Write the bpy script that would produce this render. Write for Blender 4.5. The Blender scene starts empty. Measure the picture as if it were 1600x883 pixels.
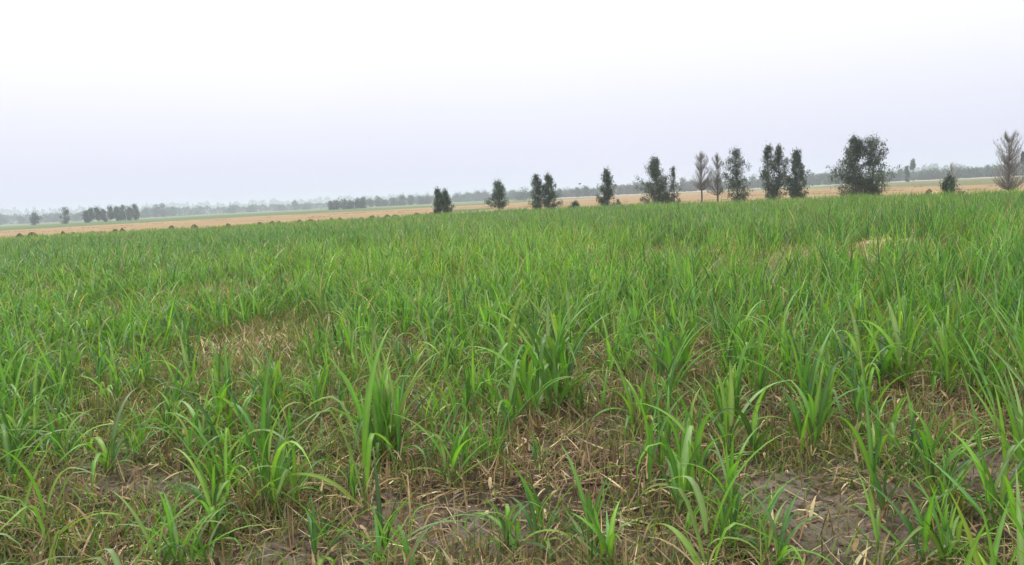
import bpy, math, random
import numpy as np
from mathutils import Matrix, Vector

R = math.radians
rng = np.random.default_rng(7)
random.seed(7)
S = bpy.context.scene
COL = S.collection

# ------------------------------------------------------------------ camera
F = 1331.0                       # focal length in photo pixels (photo 1600 x 883)
CAM_H = 1.7
PITCH, ROLL = R(5.69), R(2.84)
cp, sp_ = math.cos(PITCH), math.sin(PITCH)
fwd = Vector((0, cp, -sp_)); up0 = Vector((0, sp_, cp)); right0 = Vector((1, 0, 0))
right = right0 * math.cos(ROLL) - up0 * math.sin(ROLL)
up = up0 * math.cos(ROLL) + right0 * math.sin(ROLL)
cam = bpy.data.cameras.new('camera'); cam.sensor_width = 36; cam.lens = 36 * F / 1600
cam.clip_start = 0.05; cam.clip_end = 20000
co = bpy.data.objects.new('camera', cam); COL.objects.link(co)
M = Matrix.Identity(4)
for i in range(3):
    M[i][0] = right[i]; M[i][1] = up[i]; M[i][2] = -fwd[i]
M[0][3], M[1][3], M[2][3] = 0, 0, CAM_H
co.matrix_world = M
S.camera = co

# ------------------------------------------------------------------ sky, sun, exposure
SUN_EL, SUN_AZ = R(58), R(-35)
w = bpy.data.worlds.new('World'); S.world = w; w.use_nodes = True
nt = w.node_tree; nt.nodes.clear(); N = nt.nodes.new; L = nt.links.new
out = N('ShaderNodeOutputWorld'); bg = N('ShaderNodeBackground'); bg.inputs[1].default_value = 0.1
sky = N('ShaderNodeTexSky'); sky.sky_type = 'NISHITA'; sky.sun_disc = False
sky.sun_elevation = SUN_EL; sky.sun_rotation = SUN_AZ; sky.dust_density = 6; sky.air_density = 1.0
tc = N('ShaderNodeTexCoord'); sep = N('ShaderNodeSeparateXYZ'); L(tc.outputs['Generated'], sep.inputs[0])
ramp = N('ShaderNodeValToRGB'); L(sep.outputs[2], ramp.inputs[0])     # overcast cloud sheet: brighter overhead
cr = ramp.color_ramp
stops = [(0.0, (.69, .70, .87)), (.05, (.735, .745, .89)), (.11, (.83, .84, .92)), (.175, (.93, .94, .97)),
         (.45, (1.3, 1.31, 1.32)), (1.0, (1.75, 1.76, 1.74))]
while len(cr.elements) < len(stops): cr.elements.new(0.5)
for e, (p, c) in zip(cr.elements, stops):
    e.position = p; e.color = (c[0] * .5, c[1] * .5, c[2] * .5, 1)
nz = N('ShaderNodeTexNoise'); nz.inputs['Scale'].default_value = 1.6; nz.inputs['Detail'].default_value = 3
L(tc.outputs['Generated'], nz.inputs['Vector'])
mr = N('ShaderNodeMapRange'); mr.inputs[3].default_value = .93 * 20; mr.inputs[4].default_value = 1.07 * 20
L(nz.outputs[0], mr.inputs[0])
vm = N('ShaderNodeVectorMath'); vm.operation = 'SCALE'; L(ramp.outputs[0], vm.inputs[0]); L(mr.outputs[0], vm.inputs['Scale'])
mx = N('ShaderNodeMix'); mx.data_type = 'RGBA'; mx.inputs[0].default_value = 0.93
L(sky.outputs[0], mx.inputs[6]); L(vm.outputs[0], mx.inputs[7]); L(mx.outputs[2], bg.inputs[0]); L(bg.outputs[0], out.inputs[0])

sl = bpy.data.lights.new('sun', 'SUN'); sl.energy = 1.3; sl.angle = R(14); sl.color = (1, .97, .92)
so = bpy.data.objects.new('sun', sl); COL.objects.link(so)
sd = Vector((math.sin(SUN_AZ) * math.cos(SUN_EL), math.cos(SUN_AZ) * math.cos(SUN_EL), math.sin(SUN_EL)))
so.rotation_euler = sd.to_track_quat('Z', 'Y').to_euler(); so.location = (0, 0, 60)
S.view_settings.view_transform = 'Standard'; S.view_settings.look = 'None'
S.view_settings.exposure = 0.22; S.view_settings.gamma = 1; S.view_settings.use_curve_mapping = False
cy = S.cycles
cy.max_bounces = 8; cy.diffuse_bounces = 3; cy.transmission_bounces = 3; cy.glossy_bounces = 2; cy.volume_bounces = 2
cy.use_denoising = True; cy.sample_clamp_indirect = 6

# ------------------------------------------------------------------ helpers
def ray(px, py):
    return (fwd + right * ((px - 800) / F) - up * ((py - 441.5) / F)).normalized()
def gpt(px, py):                     # where a photo pixel's line of sight meets the ground
    d = ray(px, py); t = CAM_H / -d.z
    return d.x * t, d.y * t
def hy(px): return 308.9 - (px - 800) * math.tan(ROLL)
def bearing(px):
    d = ray(px, hy(px)); return math.atan2(d.x, d.y)
def at(px, D):
    a = bearing(px); return math.sin(a) * D, math.cos(a) * D
def zat(px, py, D): return CAM_H + (hy(px) - py) * D / F

def hsh(ix, iy, s):
    h = (ix.astype(np.int64) * 374761393 + iy.astype(np.int64) * 668265263 + s * 974634777) & 0xffffffff
    h = ((h ^ (h >> 13)) * 1274126177) & 0xffffffff
    return ((h ^ (h >> 16)) & 0xffff) / 65535.0
def vnoise(x, y, s=0):
    x = np.asarray(x, float); y = np.asarray(y, float)
    ix = np.floor(x); iy = np.floor(y); fx = x - ix; fy = y - iy
    fx = fx * fx * (3 - 2 * fx); fy = fy * fy * (3 - 2 * fy)
    a, b, c, d = hsh(ix, iy, s), hsh(ix + 1, iy, s), hsh(ix, iy + 1, s), hsh(ix + 1, iy + 1, s)
    return (a * (1 - fx) + b * fx) * (1 - fy) + (c * (1 - fx) + d * fx) * fy
def fbm(x, y, o=4, s=0):
    v = 0; a = .5; t = 0
    for i in range(o):
        v = v + a * vnoise(x * 2 ** i, y * 2 ** i, s + i); t += a; a *= .5
    return v / t

def mesh(name, V, Fc, mat, col=None, smooth=True, mi=None, mats=None):
    V = np.asarray(V, np.float32); Fc = np.asarray(Fc, np.int32)
    me = bpy.data.meshes.new(name)
    me.vertices.add(len(V)); me.vertices.foreach_set('co', V.ravel())
    k = Fc.shape[1]
    me.loops.add(Fc.size); me.loops.foreach_set('vertex_index', Fc.ravel())
    me.polygons.add(len(Fc)); me.polygons.foreach_set('loop_start', np.arange(0, Fc.size, k, dtype=np.int32))
    me.polygons.foreach_set('loop_total', np.full(len(Fc), k, np.int32))
    if smooth: me.polygons.foreach_set('use_smooth', np.ones(len(Fc), bool))
    if col is not None:
        at_ = me.color_attributes.new('tint', 'FLOAT_COLOR', 'POINT')
        at_.data.foreach_set('color', np.concatenate([col, np.ones((len(col), 1))], 1).astype(np.float32).ravel())
    for m in (mats or [mat]): me.materials.append(m)
    me.update(calc_edges=True)
    return me
def link(name, me, parent=None, loc=None):
    o = bpy.data.objects.new(name, me); COL.objects.link(o)
    if parent: o.parent = parent
    if loc is not None: o.location = loc
    return o
def tag(o, label=None, cat=None, group=None, kind=None):
    if label: o['label'] = label
    if cat: o['category'] = cat
    if group: o['group'] = group
    if kind: o['kind'] = kind
    return o

class Geo:
    def __init__(s): s.V = []; s.F = []; s.C = []; s.n = 0
    def add(s, V, Fc, C):
        s.V.append(V); s.F.append(Fc + s.n); s.C.append(C); s.n += len(V)
    def mesh(s, name, mat, smooth=True):
        return mesh(name, np.concatenate(s.V), np.concatenate(s.F), mat, np.concatenate(s.C), smooth)

def blades(base, az, el, droop, length, width, color, K=8, ridge=True, tip=None, tipmix=None, twist=None, stiff=1.6, root=.45, kink=None):
    """n curved tapering blades; ridge=True folds them along the midrib."""
    n = len(base); t = np.linspace(0, 1, K + 1)[None, :]
    ang = el[:, None] - droop[:, None] * t ** stiff
    if kink is not None:            # a blade bent over at one point
        ang = ang - kink[:, None, 0] * (1 / (1 + np.exp(-(t - kink[:, None, 1]) * 30)))
    ds = length[:, None] / K
    ch = np.cos(ang) * ds; cv = np.sin(ang) * ds
    h = np.concatenate([np.zeros((n, 1)), np.cumsum(ch[:, 1:], 1)], 1)
    z = np.concatenate([np.zeros((n, 1)), np.cumsum(cv[:, 1:], 1)], 1)
    azt = az[:, None] + (0 if twist is None else twist[:, None] * t)
    ca, sa = np.cos(az)[:, None], np.sin(az)[:, None]
    P = np.stack([base[:, 0:1] + h * ca, base[:, 1:2] + h * sa, base[:, 2:3] + z], -1)
    side = np.stack([-np.sin(azt), np.cos(azt), 0 * azt], -1)
    nrm = np.stack([-np.sin(ang) * ca, -np.sin(ang) * sa, np.cos(ang)], -1)
    tt = np.broadcast_to(t, (n, K + 1))
    prof = np.minimum(1, root + tt * 3.0) * np.clip((1 - tt) / .62, 0, 1) ** .75
    prof = np.maximum(prof, .03)
    wv = (width[:, None] * prof * .5)[..., None]
    C = np.broadcast_to(color[:, None, :], (n, K + 1, 3)).copy()
    if tip is not None:
        m = (np.clip((tt - (1 - tipmix[:, None])) / .25, 0, 1))[..., None]
        C = C * (1 - m) + tip[:, None, :] * m
    if ridge:
        cols = [P + side * wv + nrm * wv * .45, P, P - side * wv + nrm * wv * .45]
    else:
        cols = [P + side * wv, P - side * wv]
    m = len(cols)
    V = np.stack(cols, 2).reshape(-1, 3)                       # n, K+1, m
    if m == 3: CC = np.stack([C, C * 1.35 + .02, C], 2).reshape(-1, 3)
    else: CC = np.repeat(C.reshape(-1, 3), m, 0)
    idx = np.arange(n * (K + 1) * m).reshape(n, K + 1, m)
    q = np.stack([idx[:, :-1, :-1], idx[:, :-1, 1:], idx[:, 1:, 1:], idx[:, 1:, :-1]], -1).reshape(-1, 4)
    return V, q, CC

def tubes(segs, sides=5):
    """list of (points list, radii list) -> verts, quads"""
    V = []; Q = []; n = 0
    for P, r in segs:
        P = [Vector(p) for p in P]
        for i, p in enumerate(P):
            d = (P[min(i + 1, len(P) - 1)] - P[max(i - 1, 0)]).normalized()
            a = d.orthogonal().normalized() if i == 0 else (a - d * a.dot(d)).normalized()
            b = d.cross(a)
            for k in range(sides):
                t = 2 * math.pi * k / sides
                V.append(p + (a * math.cos(t) + b * math.sin(t)) * r[i])
        for i in range(len(P) - 1):
            for k in range(sides):
                k2 = (k + 1) % sides
                Q.append((n + i * sides + k, n + i * sides + k2, n + (i + 1) * sides + k2, n + (i + 1) * sides + k))
        n += len(P) * sides
    return np.array([tuple(v) for v in V]), np.array(Q)

def pal(n, cols, jit=.18):
    c = np.array(cols)[rng.integers(0, len(cols), n)]
    return np.clip(c * (1 + rng.normal(0, jit, (n, 1))) * (1 + rng.normal(0, .06, (n, 3))), .004, 1)

# ------------------------------------------------------------------ materials
def newmat(name):
    m = bpy.data.materials.new(name); m.use_nodes = True
    nt = m.node_tree; nt.nodes.clear(); return m, nt, nt.nodes.new, nt.links.new
def leafmat(name, rough=.45, trans=.35, spec=.5, under=0):
    m, nt, N, L = newmat(name)
    o = N('ShaderNodeOutputMaterial'); p = N('ShaderNodeBsdfPrincipled'); tr = N('ShaderNodeBsdfTranslucent'); ms = N('ShaderNodeMixShader')
    a = N('ShaderNodeAttribute'); a.attribute_name = 'tint'
    g = N('ShaderNodeNewGeometry'); n1 = N('ShaderNodeTexNoise'); n1.inputs['Scale'].default_value = 9; n1.inputs['Detail'].default_value = 2
    L(g.outputs['Position'], n1.inputs['Vector'])
    mr = N('ShaderNodeMapRange'); mr.inputs[3].default_value = .75; mr.inputs[4].default_value = 1.25; L(n1.outputs[0], mr.inputs[0])
    v = N('ShaderNodeVectorMath'); v.operation = 'SCALE'; L(a.outputs['Color'], v.inputs[0]); L(mr.outputs[0], v.inputs['Scale'])
    pale = N('ShaderNodeMix'); pale.data_type = 'RGBA'; pale.blend_type = 'MIX'      # the underside of a blade is paler and greyer
    bf = N('ShaderNodeMath'); bf.operation = 'MULTIPLY'; bf.inputs[1].default_value = under; L(g.outputs['Backfacing'], bf.inputs[0]); L(bf.outputs[0], pale.inputs[0])
    L(v.outputs[0], pale.inputs[6]); pale.inputs[7].default_value = (.34, .42, .27, 1); L(pale.outputs[2], p.inputs['Base Color'])
    v2 = N('ShaderNodeVectorMath'); v2.operation = 'MULTIPLY'; v2.inputs[1].default_value = (1.1, 1.22, .40); L(v.outputs[0], v2.inputs[0])
    L(v2.outputs[0], tr.inputs['Color'])
    p.inputs['Roughness'].default_value = rough; p.inputs['Specular IOR Level'].default_value = spec
    ms.inputs[0].default_value = trans; L(p.outputs[0], ms.inputs[1]); L(tr.outputs[0], ms.inputs[2]); L(ms.outputs[0], o.inputs[0])
    return m
M_LEAF = leafmat('cane_leaf', .42, .42, .42, .20)
M_DRY = leafmat('dry_straw', .8, .2, .2)
M_WEED = leafmat('weed_leaf', .6, .35, .3)
M_TREE = leafmat('tree_leaf', .6, .25, .25)

def groundmat(name, cols, scales, stretch=(1, 1, 1), rough=.95, bump=0, rot=0):
    """cols: base colour + [(colour, noise scale, lo, hi)] layers mixed over it"""
    m, nt, N, L = newmat(name)
    o = N('ShaderNodeOutputMaterial'); p = N('ShaderNodeBsdfPrincipled'); p.inputs['Roughness'].default_value = rough
    p.inputs['Specular IOR Level'].default_value = .15
    g = N('ShaderNodeNewGeometry'); mp = N('ShaderNodeMapping'); mp.inputs['Scale'].default_value = stretch; mp.inputs['Rotation'].default_value = (0, 0, rot)
    L(g.outputs['Position'], mp.inputs['Vector'])
    prev = None; base = cols
    for (c, sc, lo, hi, usemap) in scales:
        n1 = N('ShaderNodeTexNoise'); n1.inputs['Scale'].default_value = sc; n1.inputs['Detail'].default_value = 5
        L(mp.outputs[0] if usemap else g.outputs['Position'], n1.inputs['Vector'])
        mr = N('ShaderNodeMapRange'); mr.inputs[1].default_value = lo; mr.inputs[2].default_value = hi; L(n1.outputs[0], mr.inputs[0])
        mx = N('ShaderNodeMix'); mx.data_type = 'RGBA'; L(mr.outputs[0], mx.inputs[0])
        if prev is None: mx.inputs[6].default_value = (*base, 1)
        else: L(prev, mx.inputs[6])
        mx.inputs[7].default_value = (*c, 1); prev = mx.outputs[2]
    L(prev, p.inputs['Base Color'])
    if bump:
        n2 = N('ShaderNodeTexNoise'); n2.inputs['Scale'].default_value = 28; n2.inputs['Detail'].default_value = 8; n2.inputs['Roughness'].default_value = .7
        L(g.outputs['Position'], n2.inputs['Vector'])
        b = N('ShaderNodeBump'); b.inputs['Strength'].default_value = bump; b.inputs['Distance'].default_value = .05
        L(n2.outputs[0], b.inputs['Height']); L(b.outputs[0], p.inputs['Normal'])
    L(p.outputs[0], o.inputs[0]); return m
M_SOIL = groundmat('soil', (.10, .072, .048), [((.18, .145, .105), .9, .50, .66, 0), ((.075, .052, .035), 5, .50, .66, 0), ((.30, .24, .17), 24, .54, .68, 0), ((.06, .045, .03), 40, .55, .66, 0)], bump=1.0)
M_GROUND = groundmat('far_ground', (.14, .155, .08), [((.12, .19, .06), .012, .42, .58, 0), ((.40, .33, .20), .03, .55, .7, 1)], stretch=(.4, 2.5, 1), rot=.0)
M_STUB = groundmat('wheat_stubble', (.27, .17, .062), [((.33, .225, .095), .05, .4, .62, 1), ((.17, .10, .055), .35, .52, .66, 1), ((.34, .25, .14), 2.2, .45, .6, 1)], stretch=(.12, 1.1, 1), rot=.05)
M_GREEN = groundmat('green_strip', (.075, .13, .035), [((.11, .16, .05), .05, .45, .6, 1), ((.30, .27, .14), .12, .6, .75, 1)], stretch=(.3, 2, 1))
M_OLIVE = groundmat('olive_fallow', (.16, .15, .075), [((.12, .15, .05), .06, .4, .6, 1), ((.26, .20, .11), .15, .56, .7, 1)], stretch=(.3, 2, 1))
M_PALE = groundmat('pale_stubble', (.42, .36, .27), [((.34, .29, .2), .1, .4, .6, 1)], stretch=(.3, 2, 1))
def add_crust():                       # pale dried crust of the bare soil patches
    nt = M_SOIL.node_tree; p = [n for n in nt.nodes if n.type == 'BSDF_PRINCIPLED'][0]; src = p.inputs['Base Color'].links[0].from_socket
    a = nt.nodes.new('ShaderNodeAttribute'); a.attribute_name = 'tint'; m = nt.nodes.new('ShaderNodeMix'); m.data_type = 'RGBA'
    n = nt.nodes.new('ShaderNodeTexNoise'); n.inputs['Scale'].default_value = 18; n.inputs['Detail'].default_value = 6
    g = [k for k in nt.nodes if k.type == 'NEW_GEOMETRY'][0]; nt.links.new(g.outputs['Position'], n.inputs['Vector'])
    mr = nt.nodes.new('ShaderNodeMapRange'); mr.inputs[1].default_value = .42; mr.inputs[2].default_value = .52; nt.links.new(n.outputs[0], mr.inputs[0])
    mu = nt.nodes.new('ShaderNodeMath'); mu.operation = 'MULTIPLY'; nt.links.new(a.outputs['Fac'], mu.inputs[0]); nt.links.new(mr.outputs[0], mu.inputs[1])
    nt.links.new(mu.outputs[0], m.inputs[0]); nt.links.new(src, m.inputs[6]); m.inputs[7].default_value = (.27, .225, .175, 1); nt.links.new(m.outputs[2], p.inputs['Base Color'])
add_crust()
def barkmat(name, c1, c2):
    return groundmat(name, c1, [(c2, 6, .4, .65, 1)], stretch=(3, 3, .5))
M_BARK = barkmat('grey_brown_bark', (.13, .11, .10), (.22, .19, .17))
M_TWIG = barkmat('bare_twig', (.10, .088, .092), (.16, .14, .148))

# ------------------------------------------------------------------ ground
EDGE_PX = [(-500, 94), (0, 91), (200, 88), (400, 83), (600, 84), (700, 87), (800, 84), (1000, 81), (1150, 73), (1250, 68), (1400, 64), (1600, 59), (2100, 55)]
EB = np.array([bearing(p) for p, _ in EDGE_PX]); ED = np.array([d for _, d in EDGE_PX])
def edge(b): return np.interp(b, EB, ED)

CRUST = [(*gpt(a, b), r) for a, b, r in ((690, 830, .42), (600, 800, .25), (800, 850, .3), (1290, 800, .45), (1230, 760, .3), (1350, 850, .3), (1570, 740, .35), (200, 760, .32), (160, 740, .3), (1010, 700, .25), (1000, 860, .3), (450, 870, .3))]
def crustf(x, y):
    g = np.zeros_like(np.asarray(x, float))
    for cx, cyy, r in CRUST: g = np.maximum(g, np.exp(-(((x - cx) / (r * 1.15)) ** 2 + ((y - cyy) / (r * .8)) ** 2) ** 1.2))
    return g * np.clip(.3 + 1.6 * fbm(x * 3.2, y * 3.2, 3, 88), 0, 1.2).clip(0, 1)
def soilz(x, y):
    d = np.hypot(x, y)
    z = .05 * (fbm(x * .7, y * .7, 3, 3) - .5)
    f = np.clip((26 - d) / 12, 0, 1)
    cl = fbm(x * 6, y * 6, 3, 11) - .5
    z = z + f * (.10 * cl + .03 * (fbm(x * 21, y * 21, 2, 71) - .5) + .09 * (np.abs(fbm(x * 13, y * 13, 2, 31) - .5) - .1))
    return np.clip(z, -.04, .2)
def terrain_fan():
    ds = [1.2]
    while ds[-1] < 100: ds.append(ds[-1] * 1.0062)
    ds = np.array(ds); th = np.linspace(R(-58), R(58), 540)
    D, T = np.meshgrid(ds, th, indexing='ij')
    x = np.minimum(D, edge(T)) * np.sin(T); y = np.minimum(D, edge(T)) * np.cos(T)
    z = soilz(x, y)
    z[:, 0] = -.055; z[:, -1] = -.055; z[0, :] = -.055; z[D >= edge(T) - .5] = -.04
    nr, nc = D.shape; idx = np.arange(nr * nc).reshape(nr, nc)
    q = np.stack([idx[:-1, :-1], idx[:-1, 1:], idx[1:, 1:], idx[1:, :-1]], -1)[:, ::1].reshape(-1, 4)[:, ::-1]
    keep = (np.minimum(D, edge(T))[1:, 1:] - np.minimum(D, edge(T))[:-1, 1:] > 1e-4).reshape(-1)
    q = q[keep]
    o = link('soil', mesh('soil', np.stack([x, y, z], -1).reshape(-1, 3), q, M_SOIL, np.repeat(crustf(x, y).reshape(-1, 1), 3, 1))); tag(o, kind='structure')
terrain_fan()

def sheet(name, pts, z, mat):
    me = bpy.data.meshes.new(name); me.from_pydata([(x, y, z) for x, y in pts], [], [tuple(range(len(pts)))]); me.materials.append(mat)
    tag(link(name, me), kind='structure')
sheet('ground', [(-6000, -800), (6000, -800), (6000, 9000), (-6000, 9000)], -.06, M_GROUND)
def band(name, lst, z, mat):          # lst: (photo column, near distance, far distance)
    a = [at(p, n) for p, n, f in lst]; b = [at(p, f) for p, n, f in lst]
    vs = [(x, y, z) for x, y in a + b]; n = len(a)
    me = bpy.data.meshes.new(name); me.from_pydata(vs, [], [(i, i + 1, n + i + 1, n + i) for i in range(n - 1)]); me.materials.append(mat)
    tag(link(name, me), kind='structure')
band('stubble_field', [(-600, 50, 210), (0, 50, 225), (200, 50, 240), (400, 50, 255), (600, 50, 250), (700, 50, 260), (850, 50, 300), (1000, 50, 420), (1150, 50, 330),
                       (1300, 50, 250), (1400, 50, 200), (1500, 50, 165), (1600, 50, 160), (2000, 50, 160)], -.054, M_STUB)
band('grass_strip', [(-600, 215, 420), (0, 230, 430), (200, 245, 480), (400, 260, 560), (600, 255, 420), (760, 265, 330), (860, 300, 340)], -.048, M_GREEN)
band('hedge_strip_ground', [(690, 130, 165), (740, 128, 160), (770, 150, 165)], -.042, M_GREEN)
band('fallow_field', [(1290, 255, 420), (1400, 205, 420), (1500, 170, 400), (1600, 165, 380), (2000, 165, 380)], -.048, M_OLIVE)
band('pale_field', [(850, 430, 620), (1000, 430, 640), (1120, 430, 600), (1300, 440, 560), (1420, 440, 560), (1500, 430, 560), (1700, 400, 560)], -.047, M_PALE)

# ------------------------------------------------------------------ gaps in the stand
GAPS = [(400, 546, .95, 2.4), (420, 600, .5, .6), (1150, 417, 3.0, 4.2), (1390, 399, 2.4, 4.0), (1040, 416, 1.5, 3.6), (1250, 410, 1.8, 3.4), (370, 463, 1.4, 3.4), (110, 462, 1.6, 3.4), (230, 485, 1.0, 2.2),
        (1130, 357, 7, 6.5), (940, 640, .45, .5), (980, 720, .45, .45), (1000, 800, .4, .4), (1280, 820, .5, .45), (1240, 730, .35, .3), (690, 830, .42, .35), (200, 760, .4, .35),
        (170, 660, .4, .35), (1530, 720, .35, .3), (1420, 640, .45, .4), (1590, 560, .6, .5), (640, 560, .3, .3), (1000, 560, .3, .3), (1330, 880, .5, .3), (550, 640, .3, .3), (240, 640, .3, .3), (860, 690, .3, .3), (520, 720, .25, .25)]
GW = [(*gpt(a, b), c, d) for a, b, c, d in GAPS]
def gapf(x, y):
    g = np.zeros_like(np.asarray(x, float))
    for gx, gy, rx, ry in GW:
        g = np.maximum(g, np.exp(-(((x - gx) / rx) ** 2 + ((y - gy) / ry) ** 2) ** 1.5))
    return g

# ------------------------------------------------------------------ sugarcane
GREENS = [(.075, .20, .018), (.115, .275, .024), (.055, .155, .02), (.15, .31, .03), (.10, .235, .045), (.20, .325, .05), (.12, .28, .022), (.17, .27, .09), (.042, .11, .016)]
TIPS = [(.42, .36, .16), (.30, .34, .10), (.36, .26, .12)]
DRYS = [(.38, .28, .15), (.52, .42, .26), (.24, .16, .085), (.17, .11, .06), (.31, .22, .12)]

def cane_blades(n_shoots, per, spread, arch, K, ridge, Ls=1.0, lean=(0, 0)):
    ns = n_shoots * per
    sx = np.repeat(rng.normal(0, spread, n_shoots), per); sy = np.repeat(rng.normal(0, spread, n_shoots), per)
    sh = np.repeat(rng.uniform(.75, 1.1, n_shoots), per)
    a0 = np.repeat(rng.uniform(0, 2 * math.pi, n_shoots), per)
    k = np.tile(np.arange(per), n_shoots)
    az = a0 + math.pi * (k % 2) + rng.normal(0, .7, ns)
    f = k / max(1, per - 1)                       # 0 outer/low ... 1 inner/high
    hb = (.02 + .25 * f * rng.uniform(.6, 1.2, ns)) * sh
    ln = (.42 + .36 * np.sin(f * 2.2 + .5)) * sh * Ls * rng.uniform(.6, 1.3, ns)
    el = R(60) + f * R(24) + rng.normal(0, R(8), ns)
    dr = (R(18) + arch * R(75) * (1 - .45 * f)) * rng.uniform(.2, 1.9, ns)
    wd = (.034 + .020 * rng.random(ns)) * sh
    base = np.stack([sx + .012 * np.cos(az), sy + .012 * np.sin(az), hb], -1)
    kink = np.stack([np.where(rng.random(ns) < .10 * (1 + arch), R(1) * rng.uniform(50, 110, ns), 0), rng.uniform(.5, .8, ns)], -1)
    col = pal(ns, GREENS, .16) * np.repeat(rng.uniform(.85, 1.15, n_shoots), per)[:, None]
    tipm = np.where(rng.random(ns) < .4, rng.uniform(.04, .3, ns), 0)
    return dict(base=base, az=az, el=el, droop=dr, length=ln, width=wd, color=col, K=K, ridge=ridge, tip=pal(ns, TIPS), tipmix=tipm,
                twist=rng.normal(0, .55, ns), kink=kink), (sx[::per], sy[::per], sh[::per])

def make_variant(i, n_shoots, per, spread, arch, Ls=1.0, wm=1.0):
    d, (sx, sy, sh) = cane_blades(n_shoots, per, spread, arch, 10, True, Ls)
    d['width'] = d['width'] * wm
    g = Geo(); g.add(*blades(**d)); fol = g.mesh('foliage', M_LEAF)
    top = float(np.concatenate(g.V)[:, 2].max())
    segs = []
    for x, y, s in zip(sx, sy, sh):
        lx, ly = rng.normal(0, .008, 2)
        segs.append(([(x - lx, y - ly, -.05), (x, y, .08 * s), (x + lx, y + ly, .22 * s)], [.010, .009, .005]))
    V, Q = tubes(segs, 6)
    nv = 18                                          # every shoot rises from one common stool
    Q = np.where((Q % nv) < 6, Q % nv, Q)
    C = np.tile([[.20, .26, .08]], (len(V), 1)); C[V[:, 2] < .05] = (.30, .22, .12)
    st = mesh('stalk', V, Q, M_LEAF, C)
    n = n_shoots + 6
    g = Geo()
    V, Q, C = blades(base=np.tile([[0, 0, .03]], (n, 1)), az=rng.uniform(0, 6.28, n), el=rng.uniform(.2, 1.35, n),
                     droop=rng.uniform(.8, 2.6, n), length=rng.uniform(.18, .48, n), width=rng.uniform(.010, .022, n), color=pal(n, DRYS), K=6, ridge=True, twist=rng.normal(0, 1, n))
    Q = np.where((Q % 21) < 3, Q % 21, Q)            # the dead leaves grow from one stool
    g.add(V, Q, C)
    dry = g.mesh('dry_leaf', M_DRY)
    return fol, st, dry, top

VAR_UP = [make_variant(i, *a, wm=.68) for i, a in enumerate([(6, 5, .09, .30), (8, 4, .12, .45), (5, 5, .08, .25), (9, 4, .15, .5), (4, 5, .06, .5), (7, 4, .12, .3), (3, 5, .05, .4), (6, 5, .15, .7), (5, 4, .13, .2), (2, 5, .05, .6)])]
VAR_AR = [make_variant(i, *a, wm=.72) for i, a in enumerate([(5, 5, .08, 1.0), (7, 4, .12, .9), (4, 5, .07, 1.25), (7, 4, .14, 1.1), (4, 5, .06, 1.4), (6, 4, .11, .7), (3, 5, .05, 1.2), (5, 5, .14, .8), (2, 6, .06, 1.0), (4, 4, .12, 1.2)])]
VAR_FEW = [make_variant(i, *a) for i, a in enumerate([(2, 4, .03, .6, 1.15), (2, 5, .03, 1.1, 1.15), (3, 4, .035, .35, 1.1), (1, 5, .01, .5, 1.2), (3, 5, .05, 1.4, 1.1)])]
VAR_BIG = [make_variant(i, *a, wm=.85) for i, a in enumerate([(10, 5, .12, .5), (9, 5, .11, .6)])]

VAR_NEAR = [make_variant(i, *a, wm=.95) for i, a in enumerate([(3, 5, .07, 1.0, 1.1), (4, 4, .10, .8), (2, 6, .05, 1.2, 1.15), (4, 5, .12, 1.1), (3, 4, .08, .5, 1.1), (5, 4, .10, .95)])]
proto = {}
def cane(var, x, y, rz, H, label, lean=0.0, lean_az=0.0, wide=1.0):
    fol, st, dry, top = var
    z = float(soilz(np.array([x]), np.array([y]))[0]); s = H / top
    key = id(fol)
    if key not in proto:
        r = bpy.data.objects.new('sugarcane_plant', None); r.empty_display_size = .1; COL.objects.link(r)
        ch = [link('foliage', fol, r), link('stalk', st, r), link('dry_leaf', dry, r)]
        proto[key] = (r, ch)
    else:
        r0, ch0 = proto[key]
        r = r0.copy(); COL.objects.link(r)
        for c in ch0:
            k = c.copy(); COL.objects.link(k); k.parent = r
    r.location = (x, y, z); r.scale = (s * wide, s * wide, s)
    r.rotation_mode = 'XYZ'
    q = Matrix.Rotation(lean, 4, Vector((-math.sin(lean_az), math.cos(lean_az), 0))) @ Matrix.Rotation(rz, 4, 'Z')
    r.rotation_euler = q.to_euler()
    tag(r, label, 'sugarcane', 'sugarcane plants growing in the field')

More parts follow.
